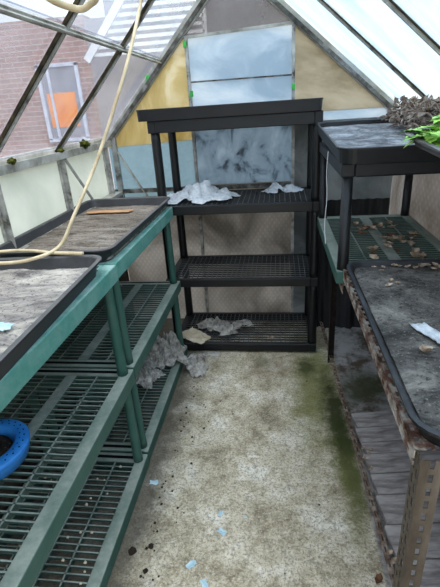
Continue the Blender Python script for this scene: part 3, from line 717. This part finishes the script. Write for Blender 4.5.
for i in range(60):
    x = -.49 + abs(R_.gauss(0, .055)); y = R_.uniform(.85, 1.95); r = R_.uniform(.002, .0055)
    if i > 50: x, y = R_.uniform(-.4, .2), R_.uniform(.85, 2.1); r = R_.uniform(.002, .004)
    if i < 3: x, y, r = (-.515, .965, .014) if i == 0 else (-.455, .99, .010) if i == 1 else (-.45, .90, .009), 0, 0
    if isinstance(x, tuple): x, y, r = x
    if i == 0: cl = lump(1, (1, 1, .7), .5, 3, 5, 2).build('soil_clod', clodm); o = cl
    else: o = cl.copy(); col.objects.link(o)
    o.location = (x, y, r * .45); o.scale = (r, r, r); o.rotation_euler = (0, 0, R_.uniform(0, 6))
    tag(o, 'small dark soil crumb on the concrete floor' if i > 2 else 'dark soil clod on the concrete beside the near green unit', 'clod', 'soil clods on the floor')
for i in range(40):
    x = gx + R_.uniform(.07, .42); y = R_.uniform(.55, 1.3); r = R_.uniform(.003, .006)
    if i == 0: pb = lump(1, (1, 1, .7), .5, 3, 2, 2).build('pale_pebble', paper); o = pb
    else: o = pb.copy(); col.objects.link(o)
    o.location = (x, y, .062 + r * .3); o.scale = (r, r, r); tag(o, 'pale grit pebble on the bottom shelf of the near green unit', 'pebble', 'pale pebbles under the near green unit')

# string hanging at left side of right unit
tag(MB().tube(spline([(.198, 1.80, 1.228), (.194, 1.79, 1.15), (.196, 1.77, 1.05), (.19, 1.76, .95), (.194, 1.74, .87)]), .0016, 6).build('hanging_string', whitepaint), 'thin white string hanging down the side of the right-hand shelf', 'string')

# ------------------------------------------------------------------ second tray with plants on right
T5 = (.556, 1.305, 1.252); r5 = (math.radians(11), 0, math.radians(17))
t5 = put(tray(.28, .34, .03, trayold, r=.05, lip=.016, t_=.006), T5, r5); tag(t5, 'dusty grey tray of seedlings overhanging the right-hand shelf', 'tray', 'plant trays')
tag(put(ground_patch(.26, .32, .018, .004, soil_dark, 'soil', 33, r=.04), T5, r5), 'grey soil in the seedling tray', 'soil', kind='stuff')
def lobed_leaf(m, base, direction, L, side):
    """lobed chrysanthemum-like leaf blade from a fan of pointed lobes"""
    d = Vector(direction).normalized(); s = d.cross(Vector((0, 0, 1))).normalized(); u = s.cross(d)
    B = Vector(base); pts = []
    prof = [(0, .03), (.12, .10), (.2, .30), (.3, .14), (.42, .44), (.52, .2), (.62, .40), (.7, .17), (.82, .24), (.88, .1), (1, 0)]
    vs = []; fs = []
    for i, (a, w_) in enumerate(prof):
        drop = -.35 * a * a * L
        c_ = B + d * a * L + u * drop
        vs += [c_ - s * w_ * L + u * (.06 * L * w_ * 3), c_, c_ + s * w_ * L + u * (.06 * L * w_ * 3)]
    for i in range(len(prof) - 1):
        fs += [(i * 3, i * 3 + 1, i * 3 + 4, i * 3 + 3), (i * 3 + 1, i * 3 + 2, i * 3 + 5, i * 3 + 4)]
    m.add(vs, fs); m.add([v - u * .0006 for v in vs], [tuple(reversed(f)) for f in fs])
def plant(loc, n, h, Lf, seed, label):
    rs = random.Random(seed); r = empty('leafy_seedling', loc); tag(r, label, 'plant', 'green seedlings in the grey tray')
    st = MB(); lv = MB()
    for i in range(n):
        a = rs.uniform(0, 2 * PI); hh = h * rs.uniform(.35, 1); out = rs.uniform(.015, .05)
        tip = Vector((math.cos(a) * out, math.sin(a) * out, hh)); st.tube(spline([(0, 0, 0), tip * .5 + Vector((0, 0, .01)), tip], 4), .0016, 6)
        for q in range(3):
            b = a + rs.uniform(-.9, .9); lobed_leaf(lv, tip * (1 - q * .22), (math.cos(b), math.sin(b), rs.uniform(-.1, .5)), Lf * rs.uniform(.7, 1.1), 0)
    st.build('stem', stemm, r); lv.build('foliage', freshleaf, r)
    return r
plant((.545, 1.42, 1.285), 12, .085, .075, 2, 'bright green lobed-leaf seedling at the far edge of the grey tray')
plant((.45, 1.36, 1.272), 14, .045, .07, 5, 'low bright green seedling at the left rim of the grey tray')
plant((.60, 1.36, 1.275), 12, .15, .075, 9, 'taller bright green seedling beside the right wall')
# dead stems heap
ds = MB(); R2 = random.Random(11)
for i in range(420):
    x = R2.uniform(.50, .67); y = R2.uniform(1.72, 2.2); z = 1.285 + R2.random() ** .8 * (.085 if x > .53 else .05)
    a = R2.uniform(0, PI * 2); L = R2.uniform(.02, .06); dz = R2.uniform(-.01, .015)
    p0 = Vector((x, y, z)); p2 = Vector((min(x + math.cos(a) * L, .665), y + math.sin(a) * L, z + dz)); p1 = (p0 + p2) / 2 + Vector((0, 0, R2.uniform(.003, .02)))
    ds.tube(spline([p0, p1, p2], 4), R2.uniform(.0015, .0045), 6)
    if i % 2 == 0:
        q = leaf_mesh(R2.uniform(.02, .045), R2.uniform(.012, .03), .8, i); M = Matrix.Translation(p1) @ Matrix.Rotation(a, 4, 'Z') @ Matrix.Rotation(R2.uniform(-1, 1), 4, 'X')
        ds.add([M @ Vector(v) for v in q.v], q.f)
tag(ds.build('dead_plant_heap', vine, smooth=True), 'tangled heap of dead brown stems at the right rear of the black tray', 'dead plants', kind='stuff')

# ------------------------------------------------------------------ camera, light
cam = bpy.data.cameras.new('camera'); co_ = bpy.data.objects.new('camera', cam); col.objects.link(co_)
yaw, pitch, roll, H, F = math.radians(-8.45), math.radians(23.6), math.radians(-3.88), 1.4182, 429.6
cam.sensor_fit = 'VERTICAL'; cam.sensor_height = 36; cam.lens = F / 587 * 36; cam.clip_start = .02
cy, sy, cp, sp = math.cos(yaw), math.sin(yaw), math.cos(pitch), math.sin(pitch)
Fv = Vector((sy * cp, cy * cp, -sp)); Rv = Vector((cy, -sy, 0)); Uv = Rv.cross(Fv)
R2v = Rv * math.cos(roll) + Uv * math.sin(roll); U2v = -Rv * math.sin(roll) + Uv * math.cos(roll)
M = Matrix((R2v, U2v, -Fv)).transposed().to_4x4(); M.translation = Vector((0, 0, H)); co_.matrix_world = M
sc.camera = co_
wd = bpy.data.worlds.new('overcast_sky'); sc.world = wd; wd.use_nodes = True; nt = wd.node_tree; bg = nt.nodes['Background']
tc = nt.nodes.new('ShaderNodeTexCoord'); nz = nt.nodes.new('ShaderNodeTexNoise'); nz.inputs['Scale'].default_value = 2.2; nz.inputs['Detail'].default_value = 5
rp = nt.nodes.new('ShaderNodeValToRGB'); rp.color_ramp.elements[0].position = .4; rp.color_ramp.elements[1].position = .65
rp.color_ramp.elements[0].color = (.62, .76, .95, 1); rp.color_ramp.elements[1].color = (1, .98, .93, 1)
nt.links.new(tc.outputs['Generated'], nz.inputs['Vector']); nt.links.new(nz.outputs['Fac'], rp.inputs[0]); nt.links.new(rp.outputs[0], bg.inputs[0])
bg.inputs[1].default_value = 1.25
sun = bpy.data.lights.new('overcast_fill', 'SUN'); sun.energy = 6.5; sun.angle = math.radians(70); sun.color = (1, .97, .92)  # very wide sun lamp added as overcast fill for the interior
so = bpy.data.objects.new('overcast_fill', sun); col.objects.link(so); so.rotation_euler = (math.radians(12), math.radians(14), 0)
sc.view_settings.view_transform = 'Standard'; sc.view_settings.look = 'None'; sc.view_settings.gamma = 1; sc.view_settings.exposure = .85
sc.view_settings.use_curve_mapping = False
sc.cycles.max_bounces = 10; sc.cycles.transparent_max_bounces = 16; sc.cycles.transmission_bounces = 8
